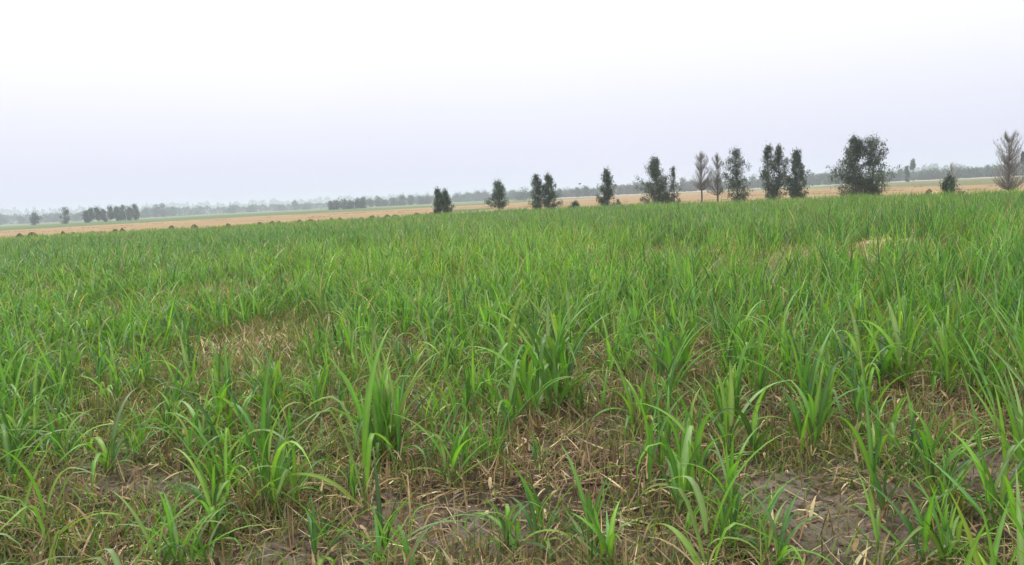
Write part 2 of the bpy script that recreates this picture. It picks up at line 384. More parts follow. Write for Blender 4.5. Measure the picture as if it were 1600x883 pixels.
# prominent foreground plants: base pixel, height in photo pixels, kind, label
HERO = [
 (602, 722, 190, 'big', 'largest dense dark green cane clump left of the centre of the foreground'),
 (568, 800, 235, 'few3', 'tall narrow cane clump with upright leaves just in front of the largest dense clump'),
 (452, 712, 105, 'ar', 'small arching cane clump immediately left of the largest dense clump'),
 (400, 790, 200, 'ar', 'wide arching cane clump with long drooping leaves, left of the tall narrow clump'),
 (335, 850, 150, 'ar', 'low floppy cane clump near the bottom edge beside bare soil, left of centre'),
 (755, 672, 130, 'up', 'upright cane clump right behind a brown stubble patch, just right of the largest clump'),
 (700, 765, 115, 'few2', 'small slender yellow green cane shoot between the tall narrow clump and the bare soil patch'),
 (848, 850, 150, 'few1', 'bent cane plant with folded pale leaves in the bottom centre'),
 (913, 868, 150, 'few0', 'bright green upright cane shoot at the bottom, right of the bent folded plant'),
 (1038, 745, 165, 'up', 'tall upright cane clump beside the bare brown patch, right of centre'),
 (1142, 805, 115, 'few2', 'short fan shaped bright green cane shoot with outspread leaves, right of the bare brown patch'),
 (1105, 915, 200, 'few3', 'cane shoot with one long leaf leaning left, cut by the bottom edge right of centre'),
 (1382, 815, 195, 'few0', 'tall thin cane clump above the dry straw in the right foreground'),
 (1455, 905, 120, 'up', 'bright cane clump cut by the bottom edge near the right corner'),
 (1560, 845, 150, 'few2', 'thin cane shoot near the right edge in front of the clods of soil'),
 (1272, 640, 150, 'up', 'thick upright cane clump standing behind the bare soil, right half'),
 (18, 735, 135, 'up', 'upright cane clump touching the left edge of the photo'),
 (122, 655, 115, 'up', 'dense bright cane clump second in from the left edge'),
 (76, 858, 135, 'few3', 'single tall pale leaf shoot standing in the weeds at the lower left'),
 (165, 752, 95, 'few4', 'small collapsed cane plant with grey green drooping leaves at the left'),
 (228, 605, 100, 'ar', 'rounded arching cane clump behind the collapsed plant at the left'),
 (868, 640, 160, 'big1', 'very dense dark upright cane clump right behind the centre of the foreground'),
 (795, 862, 95, 'few4', 'low spreading cane shoot on the pale bare soil at the bottom centre'),
 (620, 905, 130, 'ar', 'arching cane clump cut by the bottom edge below the tall narrow clump'),
 (505, 868, 120, 'few1', 'thin arching cane shoot at the bottom between two wide arching clumps'),
 (265, 905, 120, 'ar', 'arching cane clump cut by the bottom edge at the left'),
 (1180, 640, 130, 'up', 'upright cane clump left of the thick upright clump in the right half'),
 (1540, 640, 150, 'up', 'tall cane clump close to the right edge behind the stubble'),
 (1420, 575, 130, 'up', 'straight dense cane clump in the right half behind the dry patch'),
 (960, 905, 110, 'few2', 'pale short cane shoot cut by the bottom edge, right of the bottom centre'),
 (1215, 905, 90, 'few4', 'low spreading cane shoot at the bottom edge in front of the cracked bare soil'),
 (35, 640, 120, 'ar', 'arching cane clump behind the upright clump at the left edge'),
]
VM = {'few%d' % i: VAR_FEW[i] for i in range(5)}; VM['big'] = VAR_BIG[0]; VM['big1'] = VAR_BIG[1]
hero_xy = []
for i, (px, py, hp, kd, lab) in enumerate(HERO):
    x, y = gpt(px, py); dist = math.hypot(x, y, CAM_H)
    H = hp * 1.12 * dist / F / .97
    v = VM.get(kd) or (VAR_UP if kd == 'up' else VAR_AR)[i % 6]
    rz = rng.uniform(0, 6.28)
    cane(v, x, y, rz, H, lab, R(rng.uniform(0, 6)), rng.uniform(0, 6.28), 1.0 if kd[:3] == 'big' else min(1.3, max(.8, .62 / H * .95)))
    hero_xy.append((x, y))
hero_xy = np.array(hero_xy)

# the rest of the stand, in slightly irregular rows
def stand():
    pts = []
    ra = R(14)                                             # row direction
    u = np.arange(-85, 85, .50); v = np.arange(-70, 110, .33)
    U, Vv = np.meshgrid(u, v); U = U + rng.normal(0, .09, U.shape); Vv = Vv + rng.uniform(-.22, .22, U.shape)
    x = (U * math.cos(ra) + Vv * math.sin(ra)).ravel(); y = (-U * math.sin(ra) + Vv * math.cos(ra)).ravel()
    b = np.arctan2(x, y); d = np.hypot(x, y)
    ok = (np.abs(b) < R(43)) & (d > 3.0) & (d < edge(b) - .3)
    x, y, b, d = x[ok], y[ok], b[ok], d[ok]
    g = gapf(x, y)
    nz = fbm(x * .45, y * .45, 3, 5)
    dens = np.clip(.97 - np.clip((.38 - nz) * 5, 0, .7), 0, 1)
    dens *= np.where(d < 7.5, np.clip(.72 + (d - 4.5) * .2, .66, .95), 1)
    dens *= 1 - np.where(d > 12, .86, .96) * np.clip(g * 1.6, 0, 1)
    ok = rng.random(len(x)) < dens
    x, y, b, d = x[ok], y[ok], b[ok], d[ok]
    dm = np.min(np.hypot(x[:, None] - hero_xy[None, :, 0], y[:, None] - hero_xy[None, :, 1]), 1) if len(x) < 60000 else None
    ok = dm > .22
    x, y, b, d = x[ok], y[ok], b[ok], d[ok]
    hs = .555 * (.78 + .44 * fbm(x * .3, y * .3, 2, 9)) * rng.uniform(.68, 1.25, len(x)) * (1 + .10 * np.clip(b / R(30), -1, 1))
    hs *= np.clip(.62 + (d - 3.5) * .16, .6, 1.04) * np.clip(1 - (d - 30) * .005, .80, 1)
    return x, y, b, d, hs
sx_, sy_, sb_, sd_, sh_ = stand()
inview = np.abs(sb_) < R(31.2)
score = np.where(inview, sh_ / sd_, 0)
order = np.argsort(-score)
NI = 300 - len(HERO)
isnear = np.zeros(len(sx_), bool); isnear[order[:NI]] = True
for i in np.nonzero(isnear)[0]:
    left = .5 - sb_[i] / R(45)
    fam = VAR_AR if rng.random() < left else VAR_UP
    if sd_[i] < 9 and rng.random() < .65: fam = VAR_NEAR if rng.random() < .6 else VAR_FEW
    v = fam[rng.integers(len(fam))]
    cane(v, sx_[i], sy_[i], rng.uniform(0, 6.28), sh_[i], 'mid green cane clump like its neighbours in the crowd behind and between the foreground plants',
         R(rng.uniform(0, 13)), rng.uniform(0, 6.28), rng.uniform(.8, 1.2))

def crop_stuff():
    idx = np.nonzero(~isnear)[0]
    g = Geo()
    for lo, hi, per, K, ridge, wmul in ((0, 24, 22, 6, True, .78), (24, 45, 18, 4, False, .95), (45, 100, 14, 2, False, 1.4)):
        ii = idx[(sd_[idx] >= lo) & (sd_[idx] < hi)]
        if not len(ii): continue
        n = len(ii) * per
        rep = lambda a: np.repeat(a, per)
        x, y, h, b = rep(sx_[ii]), rep(sy_[ii]), rep(sh_[ii]), rep(sb_[ii])
        arch = np.clip(.6 - b / R(55), .15, 1.2)
        f = rng.random(n)
        px = x + rng.normal(0, .12, n); py = y + rng.normal(0, .12, n)
        pz = soilz(px, py) + (.02 + .2 * f) * h / .6
        ln = (.36 + .28 * np.sin(f * 2.2 + .5)) * h / .56 * rng.uniform(.6, 1.35, n)
        patch = fbm(x * .12, y * .12, 3, 21)
        ctint = np.stack([1 + (patch - .5) * .9, 1 + (patch - .5) * .4, np.ones(n)], -1)
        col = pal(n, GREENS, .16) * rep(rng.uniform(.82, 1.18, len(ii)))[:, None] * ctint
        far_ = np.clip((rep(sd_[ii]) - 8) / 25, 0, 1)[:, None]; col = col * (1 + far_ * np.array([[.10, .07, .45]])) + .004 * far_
        dd = (rng.random(n) < .06) & (rep(sd_[ii]) > 9); col[dd] = pal(int(dd.sum()), DRYS, .2)
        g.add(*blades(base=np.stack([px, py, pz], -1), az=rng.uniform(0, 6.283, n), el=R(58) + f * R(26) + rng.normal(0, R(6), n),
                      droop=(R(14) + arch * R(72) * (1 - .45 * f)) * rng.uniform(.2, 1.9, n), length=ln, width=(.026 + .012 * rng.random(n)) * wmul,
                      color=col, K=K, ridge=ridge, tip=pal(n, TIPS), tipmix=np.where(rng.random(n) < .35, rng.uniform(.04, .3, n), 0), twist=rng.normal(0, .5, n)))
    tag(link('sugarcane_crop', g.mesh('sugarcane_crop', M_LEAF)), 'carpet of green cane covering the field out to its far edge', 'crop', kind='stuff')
crop_stuff()

# ------------------------------------------------------------------ undergrowth: stubble, straw litter, weeds
def scatter(n, dmin, dmax, spread=R(40), power=1.0):
    u = rng.random(n) ** power
    d = np.sqrt(dmin ** 2 + u * (dmax ** 2 - dmin ** 2)); b = rng.uniform(-spread, spread, n)
    return d * np.sin(b), d * np.cos(b), d
def stubble():
    x, y, d = scatter(85000, 2.6, 26, power=1.5)
    n1 = fbm(x * .9, y * .9, 3, 41)
    ok = rng.random(len(x)) < np.clip((n1 - .40) * 6, .06, 1)
    # drill rows: wheat stubble stands in narrow lines between the cane
    r = (x * math.cos(R(14)) - y * math.sin(R(14))) / .22
    ok &= (np.abs(r - np.round(r)) < .30) | (rng.random(len(x)) < .35)
    x, y, d = x[ok], y[ok], d[ok]; n = len(x)
    g = Geo()
    g.add(*blades(base=np.stack([x, y, soilz(x, y) - .01], -1), az=rng.uniform(0, 6.283, n), el=R(90) - np.abs(rng.normal(0, R(13), n)), droop=rng.normal(0, .25, n),
                  length=rng.uniform(.07, .25, n), width=rng.uniform(.004, .008, n) * (1 + d * .06), color=pal(n, [(.28, .20, .12), (.36, .28, .17), (.18, .12, .07), (.24, .15, .09)], .2), K=2, ridge=False, root=.9))
    tag(link('wheat_stubble_stalks', g.mesh('wheat_stubble_stalks', M_DRY)), 'short brown cut stalks standing on the soil between the cane', 'stubble', kind='stuff')
    x, y, d = scatter(150000, 2.6, 24, power=1.6)
    n1 = fbm(x * 1.1, y * 1.1, 3, 51)
    ok = rng.random(len(x)) < np.clip((n1 - .34) * 5, .15, 1) * (1 - .93 * np.clip(crustf(x, y) * 1.0, 0, .55))
    x, y, d = x[ok], y[ok], d[ok]; n = len(x)
    el = rng.normal(R(10), R(16), n)
    g = Geo()
    g.add(*blades(base=np.stack([x, y, soilz(x, y) + rng.uniform(.0, .035, n)], -1), az=rng.uniform(0, 6.283, n), el=el, droop=rng.normal(.3, .5, n),
                  length=rng.uniform(.05, .28, n), width=rng.uniform(.003, .009, n) * (1 + d * .05), color=pal(n, DRYS + [(.20, .14, .09), (.15, .11, .07)], .25), K=3, ridge=False, root=.8, twist=rng.normal(0, .8, n)))
    x, y, d = scatter(15000, 2.6, 14, power=1.3); kk = rng.random(15000) > .9 * crustf(x, y); x, y, d = x[kk], y[kk], d[kk]; m = len(x)
    g.add(*blades(base=np.stack([x, y, soilz(x, y) + rng.uniform(.0, .04, m)], -1), az=rng.uniform(0, 6.283, m), el=rng.normal(.3, .4, m), droop=rng.normal(.9, .7, m),
                  length=rng.uniform(.06, .3, m), width=rng.uniform(.010, .024, m), color=pal(m, DRYS, .3), K=5, ridge=False, twist=rng.normal(0, 1.3, m)))
    for gx, gy, rx, ry in GW:
        if math.hypot(gx, gy) > 8:
            m = int(500 * rx * min(ry, 4)); x = gx + rng.normal(0, rx * .6, m); y = gy + rng.normal(0, ry * .6, m); d = np.hypot(x, y)
            kk = d < edge(np.arctan2(x, y)) - 1; x, y, d = x[kk], y[kk], d[kk]; m = len(x)
            g.add(*blades(base=np.stack([x, y, soilz(x, y) + rng.uniform(0, .05, m)], -1), az=rng.uniform(0, 6.283, m), el=rng.normal(.5, .5, m), droop=rng.normal(.6, .5, m),
                          length=rng.uniform(.1, .35, m), width=rng.uniform(.006, .012, m) * (1 + d * .04), color=pal(m, DRYS[:2] + [(.5, .4, .25)], .2), K=2, ridge=False, root=.8))
    tag(link('straw_litter', g.mesh('straw_litter', M_DRY)), 'tangled dry straw and dead leaves lying over the soil', 'straw litter', kind='stuff')
def weeds():
    x, y, d = scatter(260000, 2.6, 26, power=1.4)
    n1 = fbm(x * .8 + 9, y * .8, 3, 61)
    p = np.clip((n1 - .34) * 6, .25, 1) * np.clip(.75 + (d - 5) * .08, .7, 1)
    wx, wy = gpt(60, 850); p = np.maximum(p, np.exp(-(((x - wx) / .75) ** 2 + ((y - wy) / .7) ** 2)) * 1.4)
    g0 = np.zeros(len(x))
    for a, b, r in ((690, 830, .5), (1290, 815, .55), (980, 760, .45), (200, 770, .35)):
        cx, cyy = gpt(a, b); g0 = np.maximum(g0, np.exp(-((x - cx) ** 2 + (y - cyy) ** 2) / r ** 2))
    p *= 1 - .85 * g0
    ok = rng.random(len(x)) < p * (1 - .6 * np.clip(crustf(x, y) * 1.3, 0, 1))
    x, y, d = x[ok], y[ok], d[ok]; n = len(x)
    g = Geo()
    g.add(*blades(base=np.stack([x, y, soilz(x, y)], -1), az=rng.uniform(0, 6.283, n), el=rng.uniform(R(35), R(85), n), droop=rng.uniform(.2, 1.8, n),
                  length=rng.uniform(.05, .20, n) * np.clip(.8 + d * .06, .9, 1.7) * np.where(rng.random(n) < .12, 1.8, 1), width=rng.uniform(.003, .009, n) * (1 + d * .05), color=pal(n, [(.09, .18, .02), (.12, .22, .025), (.17, .24, .04), (.24, .25, .06), (.07, .15, .02), (.28, .23, .09)], .22),
                  K=4, ridge=False, twist=rng.normal(0, .8, n), root=.7))
    tag(link('weed_grass', g.mesh('weed_grass', M_WEED)), 'fine short weed grass creeping between the cane plants', 'weeds', kind='stuff')
def windrows():
    g = Geo(); B = []
    for k, (D0, amp) in enumerate(((96, 3), (118, 5), (146, 6), (178, 8), (215, 8))):
        n = 5200; b = rng.uniform(R(-36), R(36), n)
        keep = fbm(b * 40 + k * 9, b * 0, 3, 90 + k) > .53; b = b[keep]; n = len(b)
        D = D0 + amp * np.sin(b * 5 + k) + 6 * np.sin(b * 17 + k * 2) + rng.normal(0, 1.1, n)
        B.append(np.stack([D * np.sin(b), D * np.cos(b), rng.uniform(-.05, .12, n)], -1))
    n = 5000; D = 70 + 160 * rng.random(n) ** .8; b = rng.uniform(R(-36), R(36), n); keep = fbm(D * .06, b * 25, 2, 96) > .52; D, b = D[keep], b[keep]
    B.append(np.stack([D * np.sin(b), D * np.cos(b), rng.uniform(-.05, .12, len(D))], -1))
    B = np.concatenate(B); B = B[np.hypot(B[:, 0], B[:, 1]) > edge(np.arctan2(B[:, 0], B[:, 1])) + 1]; n = len(B); 
    g.add(*blades(base=B, az=rng.uniform(0, 6.283, n), el=rng.uniform(-.2, .5, n), droop=rng.uniform(0, 1, n), length=rng.uniform(.2, .5, n), width=rng.uniform(.05, .13, n),
                  color=pal(n, [(.20, .12, .065), (.27, .18, .10), (.14, .085, .05), (.40, .30, .17)], .25), K=2, ridge=False, root=.8))
    tag(link('cut_straw_rows', g.mesh('cut_straw_rows', M_DRY)), 'broken rows of cut straw lying on the tan stubble beyond the cane', 'straw rows', kind='stuff')
stubble(); weeds(); windrows()

def straw_pile(name, px, py, rx, ry, h, nstraw, label, cols, cat='straw heap', group=None, dist=None):
    x0, y0 = gpt(px, py) if dist is None else at(px, dist)
    z0 = -.05
    nr, nc = 9, 26
    V = []; 
    sd = rng.integers(1000)
    for i in range(nr):
        t = i / (nr - 1)
        for j in range(nc):
            a = 2 * math.pi * j / nc
            k = 1 + .28 * (float(fbm(np.array(math.cos(a) * 1.7 + sd), np.array(math.sin(a) * 1.7), 2, 5)) - .5) * 2
            zz = h * (max(0, math.cos(t * math.pi / 2)) ** .55) * (1 + .35 * (float(vnoise(np.array(math.cos(a) * t * 4 + sd), np.array(math.sin(a) * t * 4))) - .5))
            V.append((rx * t * k * math.cos(a), ry * t * k * math.sin(a), zz))
    idx = np.arange(nr * nc).reshape(nr, nc)
    q = np.stack([idx[:-1], np.roll(idx[:-1], -1, 1), np.roll(idx[1:], -1, 1), idx[1:]], -1).reshape(-1, 4)[:, ::-1]
    V = np.array(V); g = Geo(); g.add(V, q, pal(len(V), cols, .12))
    n = nstraw; t = np.sqrt(rng.random(n)); a = rng.uniform(0, 6.283, n)
    sx = max(rx, .3)
    g.add(*blades(base=np.stack([rx * t * np.cos(a), ry * t * np.sin(a), h * np.cos(t * math.pi / 2) ** .55 * .95], -1), az=rng.uniform(0, 6.283, n), el=rng.uniform(-.2, .8, n), droop=rng.uniform(0, 1.2, n),
                  length=rng.uniform(.12, .4, n), width=rng.uniform(.01, .03, n), color=pal(n, cols, .25), K=3, ridge=False, root=.8))
    o = link(name, g.mesh(name, M_DRY), loc=(x0, y0, z0)); tag(o, label, cat, group); return o
BR = [(.13, .085, .05), (.18, .12, .07), (.10, .065, .04)]
YE = [(.58, .46, .25), (.50, .40, .22), (.62, .52, .32)]
straw_pile('straw_pile', 1143, 398, .65, .4, .22, 260, 'flat heap of pale straw lying in the long opening, nearer of the two', YE)
straw_pile('straw_pile', 1388, 385, .9, .4, .24, 260, 'flat heap of pale straw lying in the opening on the right, farther of the two', YE)
HEAPS = [(28, .7), (48, 1.2), (97, .5), (112, .55), (178, .5), (189, .55), (266, .6), (302, .75), (355, .5), (404, .5), (424, .6), (435, .45), (466, .6), (484, .8), (516, .5), (530, .6), (563, .55),
         (580, .75), (604, .8), (616, .7), (650, .8), (672, .5), (703, .6)]
for px, sc in HEAPS:
    b = bearing(px); D = float(edge(b)) + rng.uniform(1.5, 4)
    straw_pile('straw_heap', px, 0, (.42 * sc + .15), .4 * sc + .1, .53 + .12 * sc + rng.uniform(-.04, .05), 30, 'small dark brown heap on the line where green cane meets tan stubble', BR, 'straw heap', 'brown heaps along the edge of the cane', dist=D)
for px, D, sc, lab in ((1465, 68, .9, 'pale yellow straw bank immediately left of the small round dark shrub'), (1500, 68, 1.0, 'pale yellow straw bank immediately right of the small round dark shrub'),
                       (1562, 64, .9, 'pale straw bank at the foot of the bare tree at the right edge'), (1452, 70, .5, 'small brown tuft of dead plants at the field edge left of the dark shrub')):
    straw_pile('straw_bank', px, 0, .9 * sc, .5, .72 if sc > .6 else .8, 160, lab, YE if sc > .6 else BR, 'straw heap', dist=D)

# ------------------------------------------------------------------ trees
TLEAF = [(.07, .11, .06), (.09, .135, .075), (.115, .16, .095), (.05, .075, .05), (.10, .135, .10)]
def tree(name, px, D, top_py, width_px, label, profile, seed, leaf=1.0, forks=1, lsize=.15, cols=TLEAF, group=None, bare=False, limbs=46, base_py=None, trunk_frac=.12, nleaf=60, hlim=None):
    rs = random.Random(seed)
    x, y = at(px, D); H = zat(px, top_py, D) + .05; W = width_px * D / F * (1.5 if D < 150 else 1.3)
    root = bpy.data.objects.new(name, None); COL.objects.link(root); root.location = (x, y, -.06)
    tag(root, label, 'tree', group)
    segs = []; tips = []; twigs = []
    stems = []
    for k in range(forks):
        ox = 0 if forks == 1 else (k - (forks - 1) / 2) * W * .34
        pts = []; rad = []
        r0 = .011 * H + .035
        for i in range(9):
            t = i / 8
            wob = .03 * H * (t * (1 - t)) * 2
            pts.append(Vector((ox * min(1, t * 2.4) + rs.gauss(0, wob * .35), rs.gauss(0, wob * .35), t * H * (1 if k == 0 else rs.uniform(.9, 1.0)) * (.86 if bare else 1))))
            rad.append(r0 * (1 - t) ** .8 + .006)
        pts[0] = Vector((0, 0, -.1)) if forks == 1 else Vector((ox * .25, 0, -.1))
        segs.append((pts, rad)); stems.append((pts, rad))
    for li in range(limbs * forks):
        pts, rad = stems[li % forks]
        tb = trunk_frac
        tt = tb + (1 - tb) * ((li / forks + rs.random()) / limbs)                 # height of the limb's tip
        az = rs.uniform(0, 6.283)
        asym = 1 + .22 * math.sin(az + seed * 1.7) + .18 * math.sin(tt * 13 + seed)
        r = asym * profile((tt - tb) / (1 - tb)) * W / 2 * (1 if forks == 1 else .84) * (.3 + .78 * rs.random() ** .6) * (1 + .16 * math.sin(3 * az + seed + tt * 9))
        rise = r * (rs.uniform(.25, .8) if not bare else rs.uniform(.7, 1.5))
        t = min(.96, max(tb * .75, (tt * H - rise) / H)); rise = tt * H - t * H
        t8 = min(7.9, t * 8 / (.86 if bare else 1)); i = int(t8); p0 = pts[i].lerp(pts[i + 1], t8 - i); rise = tt * H - p0.z
        P = [p0]
        for j in (1, 2, 3, 4):
            q = j / 4; k2 = q ** .8
            P.append(p0 + Vector((math.cos(az) * r * k2, math.sin(az) * r * k2, rise * q ** 1.25)) + Vector((rs.gauss(0, .03), rs.gauss(0, .03), rs.gauss(0, .03))) * min(r, 1.5))
        segs.append((P, [.02, .014, .010, .007, .004] if D < 150 else [.06, .05, .04, .03, .02]))
        for j in (1, 2, 3, 4):
            tips.append((P[j], .35 + .65 * j / 4, t))
        if bare:
            for j in range(110):
                u = rs.uniform(.1, 4); a = int(min(3, u)); q = P[a].lerp(P[a + 1], u - a)
                twigs.append((q, rs.uniform(0, 6.283), R(rs.uniform(45, 88)), rs.uniform(.2, .55)))
    V, Q = tubes(segs, 6 if D < 150 else 4)
    link('trunk', mesh('trunk', V, Q, M_TWIG if bare else M_BARK, smooth=True), root)
    g = Geo()
    if bare:
        n = len(twigs)
        g.add(*blades(base=np.array([tuple(q[0]) for q in twigs]), az=np.array([q[1] for q in twigs]), el=np.array([q[2] for q in twigs]), droop=rng.normal(0, .35, n),
                      length=np.array([q[3] for q in twigs]), width=np.full(n, .0052), color=pal(n, [(.20, .18, .205), (.26, .235, .26), (.15, .135, .155)], .15), K=3, ridge=True, root=.9))
    nl = 0 if bare and leaf <= 0 else 1
    if nl:
        B = []; 
        for p, wgt, t in tips:
            if rs.random() > .86 * min(1, leaf + .25): continue
            m = int(nleaf * (.88 if D < 150 else 1) * leaf * rs.uniform(.3, 1.5) * (.4 + wgt * .6))
            if m <= 0: continue
            sg = .11 * W + .06 if D > 150 else rs.uniform(.07, .19) * (.7 + .10 * W)
            c = rng.normal(0, 1, (m, 3)) * (sg, sg, sg * (.8 if D > 150 else 1.35)) + np.array(tuple(p))
            B.append(c)
        B = np.concatenate(B); B = B[B[:, 2] > .15 * trunk_frac * H + .1]; n = len(B)
        g.add(*blades(base=B, az=rng.uniform(0, 6.283, n), el=rng.uniform(-1.2, 1.2, n), droop=rng.uniform(0, .8, n), length=rng.uniform(.7, 1.4, n) * lsize, width=rng.uniform(.35, .6, n) * lsize,
                      color=pal(n, cols, .25), K=2, ridge=False, root=.5))
    link('crown', g.mesh('crown', M_TREE), root)
    return root

cone = lambda t: min(1, .62 + t * 1.6) * max(.02, 1 - t) ** .62 * 1.12
egg = lambda t: min(1, .52 + 1.9 * t) * max(.01, 1 - t) ** .52 * 1.2
fan = lambda t: min(1, .42 + 1.3 * t) * max(.01, 1 - t) ** .45 * 1.22
col_ = lambda t: min(1, .55 + t) * (1 if t < .75 else max(.1, (1 - t) / .25) ** .5)
GB = 'young trees along the far edge of the cane'
T = [
 ('young_tree', 684, 92, 296, 13, 'left one of the touching pair of small dark trees, leftmost on the field edge', egg, 1, dict(limbs=34)),
 ('young_tree', 697, 93, 298, 14, 'right one of the touching pair of small dark trees, leftmost on the field edge', egg, 2, dict(limbs=34)),
 ('young_tree', 779, 92, 285, 24, 'small egg shaped tree with a bare trunk foot standing alone on the field edge', egg, 3, dict(trunk_frac=.3, limbs=40)),
 ('young_tree', 840, 90, 275, 21, 'left tree of the touching tall pair just left of the photo centre column', egg, 4, dict(trunk_frac=.16)),
 ('young_tree', 857, 90, 274, 21, 'right tree of the touching tall pair just left of the photo centre column', egg, 5, dict(trunk_frac=.16)),
 ('young_tree', 949, 90, 267, 24, 'dense pointed conical tree standing alone right of the tall pair', cone, 6, dict(trunk_frac=.05, limbs=56)),
 ('young_tree', 1025, 90, 250, 36, 'broad full dark tree with foliage down to the ground, beside a thin pointed tree', egg, 7, dict(trunk_frac=.04, limbs=96)),
 ('young_tree', 1053, 90, 263, 17, 'thin pointed tree immediately right of the broad full dark tree', cone, 8, dict(leaf=.55, limbs=34)),
 ('bare_tree', 1096, 88, 241, 26, 'leafless pinkish grey tree with a bare dark trunk, left of the other bare tree', egg, 9, dict(bare=True, leaf=0, trunk_frac=.38, limbs=80)),
 ('bare_tree', 1121, 88, 243, 22, 'thin nearly leafless grey tree just left of the airy fan shaped tree', egg, 10, dict(bare=True, leaf=.14, trunk_frac=.25, limbs=56)),
 ('young_tree', 1152, 87, 236, 34, 'airy fan shaped tree with ascending branches, right of the two bare trees', fan, 11, dict(leaf=.72, trunk_frac=.06, limbs=80)),
 ('young_tree', 1209, 84, 232, 31, 'tall dark tree with two tops, left of a slightly smaller neighbour', egg, 12, dict(forks=2, trunk_frac=.12, limbs=44)),
 ('young_tree', 1245, 83, 240, 24, 'dark upright tree immediately right of the tree with two tops', egg, 13, dict(leaf=.85, trunk_frac=.12, limbs=72)),
 ('young_tree', 1337, 80, 222, 42, 'left and denser of the two widest touching trees on the right', egg, 14, dict(trunk_frac=.05, limbs=100)),
 ('young_tree', 1363, 80, 221, 42, 'right and airier of the two widest touching trees on the right', fan, 15, dict(leaf=.75, trunk_frac=.05, limbs=96)),
 ('bare_tree', 1577, 74, 217, 34, 'wide leafless purplish grey tree close to the right edge of the photo', col_, 16, dict(bare=True, leaf=.05, forks=1, trunk_frac=.12, limbs=110)),
 ('bare_tree', 1486, 120, 258, 22, 'faint thin bare tree standing behind the small round shrub', fan, 17, dict(bare=True, leaf=0, trunk_frac=.3, limbs=26)),
]
for nm, px, D, tp, wp, lab, pr, sd, kw in T:
    tree(nm, px, D, tp, wp, lab, pr, sd, group=GB, **kw)
def shrub(px, D, top, wp, label, seed, name='shrub'):
    o = tree(name, px, D, top, wp, label, egg, seed, limbs=40, trunk_frac=.06, nleaf=60); o['category'] = 'shrub'
shrub(1484, 66, 279, 17, 'small round dark green shrub alone on the field edge at the right', 31)
shrub(1040, 92, 302, 12, 'low bush filling the gap between the broad full tree and the thin pointed tree', 32)
shrub(898, 100, 318, 12, 'low pale green bush on the stubble between the tall pair and the conical tree', 33)

# distant trees
FL = [(.025, .07, .022), (.035, .09, .025), (.02, .05, .02), (.045, .10, .03)]
def ftree(px, D, top, wp, label, seed, pr=egg, **kw):
    k = dict(limbs=16, lsize=.0016 * D, cols=FL, nleaf=26, trunk_frac=.2, group='distant trees beyond the stubble field'); k.update(kw)
    return tree('distant_tree', px, D, top, wp, label, pr, seed, **k)
ftree(55, 430, 334, 12, 'small round tree standing alone at the far left', 101)
ftree(103, 400, 327, 9, 'narrow columnar tree left of the long grove', 102, pr=col_, trunk_frac=.05)
SH = 'hazy tree of the long grove at the far left, crown merging with its neighbours'
for i, (px, tp, wp) in enumerate([(135, 332, 8), (143, 328, 8), (153, 327, 11), (163, 329, 7), (172, 325, 11), (183, 326, 9), (193, 323.5, 12), (203, 326, 9)]):
    ftree(px, 400 + i * 3, tp, wp, SH, 110 + i, trunk_frac=.3 if i in (1, 2, 4) else .12)
ftree(212, 410, 321, 10, 'tallest tree at the right end of the long grove', 120, pr=fan, trunk_frac=.1)
DL = 'hazy blue grey tree in the distant treeline, like its neighbours'
fr = random.Random(5)
far = [(3, 338, 9, 900), (33, 339, 10, 900), (74, 338, 9, 900), (88, 336, 10, 900), (120, 336, 12, 850), (243, 321.5, 8, 800), (255, 320.5, 9, 800), (228, 328, 12, 850), (268, 326, 12, 850), (310, 326, 14, 1000), (362, 322, 14, 900), (395, 323, 12, 900),
       (461, 316, 7, 900), (440, 322, 14, 900), (480, 319, 12, 900), (517, 316, 8, 450), (527, 314, 10, 455), (539, 312, 11, 450), (549, 315, 8, 460), (559, 311, 10, 450), (567, 310, 8, 455), (579, 312, 7, 640), (591, 309, 11, 620), (601, 313, 8, 640),
       (614, 312, 9, 620), (629, 307, 10, 620), (643, 306, 8, 630), (656, 308, 8, 640), (668, 309, 9, 650), (716, 303, 12, 800), (730, 302, 12, 800), (746, 300, 12, 780), (758, 300, 12, 780), (800, 301, 14, 700), (816, 296, 20, 430),
       (873, 296, 8, 560), (883, 300, 9, 600), (893, 297, 8, 600), (902, 294, 6, 520), (914, 292, 9, 520), (928, 296, 9, 560), (970, 293, 10, 560), (982, 290, 10, 560), (993, 286, 12, 540), (1005, 286, 10, 560),
       (1068, 280, 10, 540), (1082, 283, 12, 560), (1108, 280, 14, 540), (1120, 281, 12, 560), (1178, 276, 15, 560), (1190, 279, 12, 560), (1268, 277, 12, 560), (1280, 274, 12, 540), (1295, 272, 14, 520), (1308, 274, 12, 540),
       (1392, 272, 10, 560), (1402, 270, 11, 560), (1440, 271, 10, 560), (1450, 268, 10, 560), (1462, 269, 12, 560), (1498, 267, 12, 540), (1512, 264, 13, 520), (1528, 266, 13, 540), (1542, 265, 12, 540), (1556, 264, 13, 540), (1590, 258, 14, 520), (1604, 258, 14, 520)]
for i, (px, tp, wp, D) in enumerate(far):
    ftree(px + fr.uniform(-1, 1), D, tp, wp * 1.25, DL, 200 + i, trunk_frac=.08, pr=fan if i % 3 else egg)
ftree(1417, 420, 262, 6, 'short dark distant tree with a pointed top beside a thin taller one', 401, trunk_frac=.05, pr=cone)
ftree(1427, 430, 253, 5, 'thin tall distant tree with tufted top rising above the treeline on the right', 402, trunk_frac=.6, pr=fan)
ftree(1598, 300, 242, 3.5, 'small tufted tree top at the very right edge of the photo', 403, trunk_frac=.6)

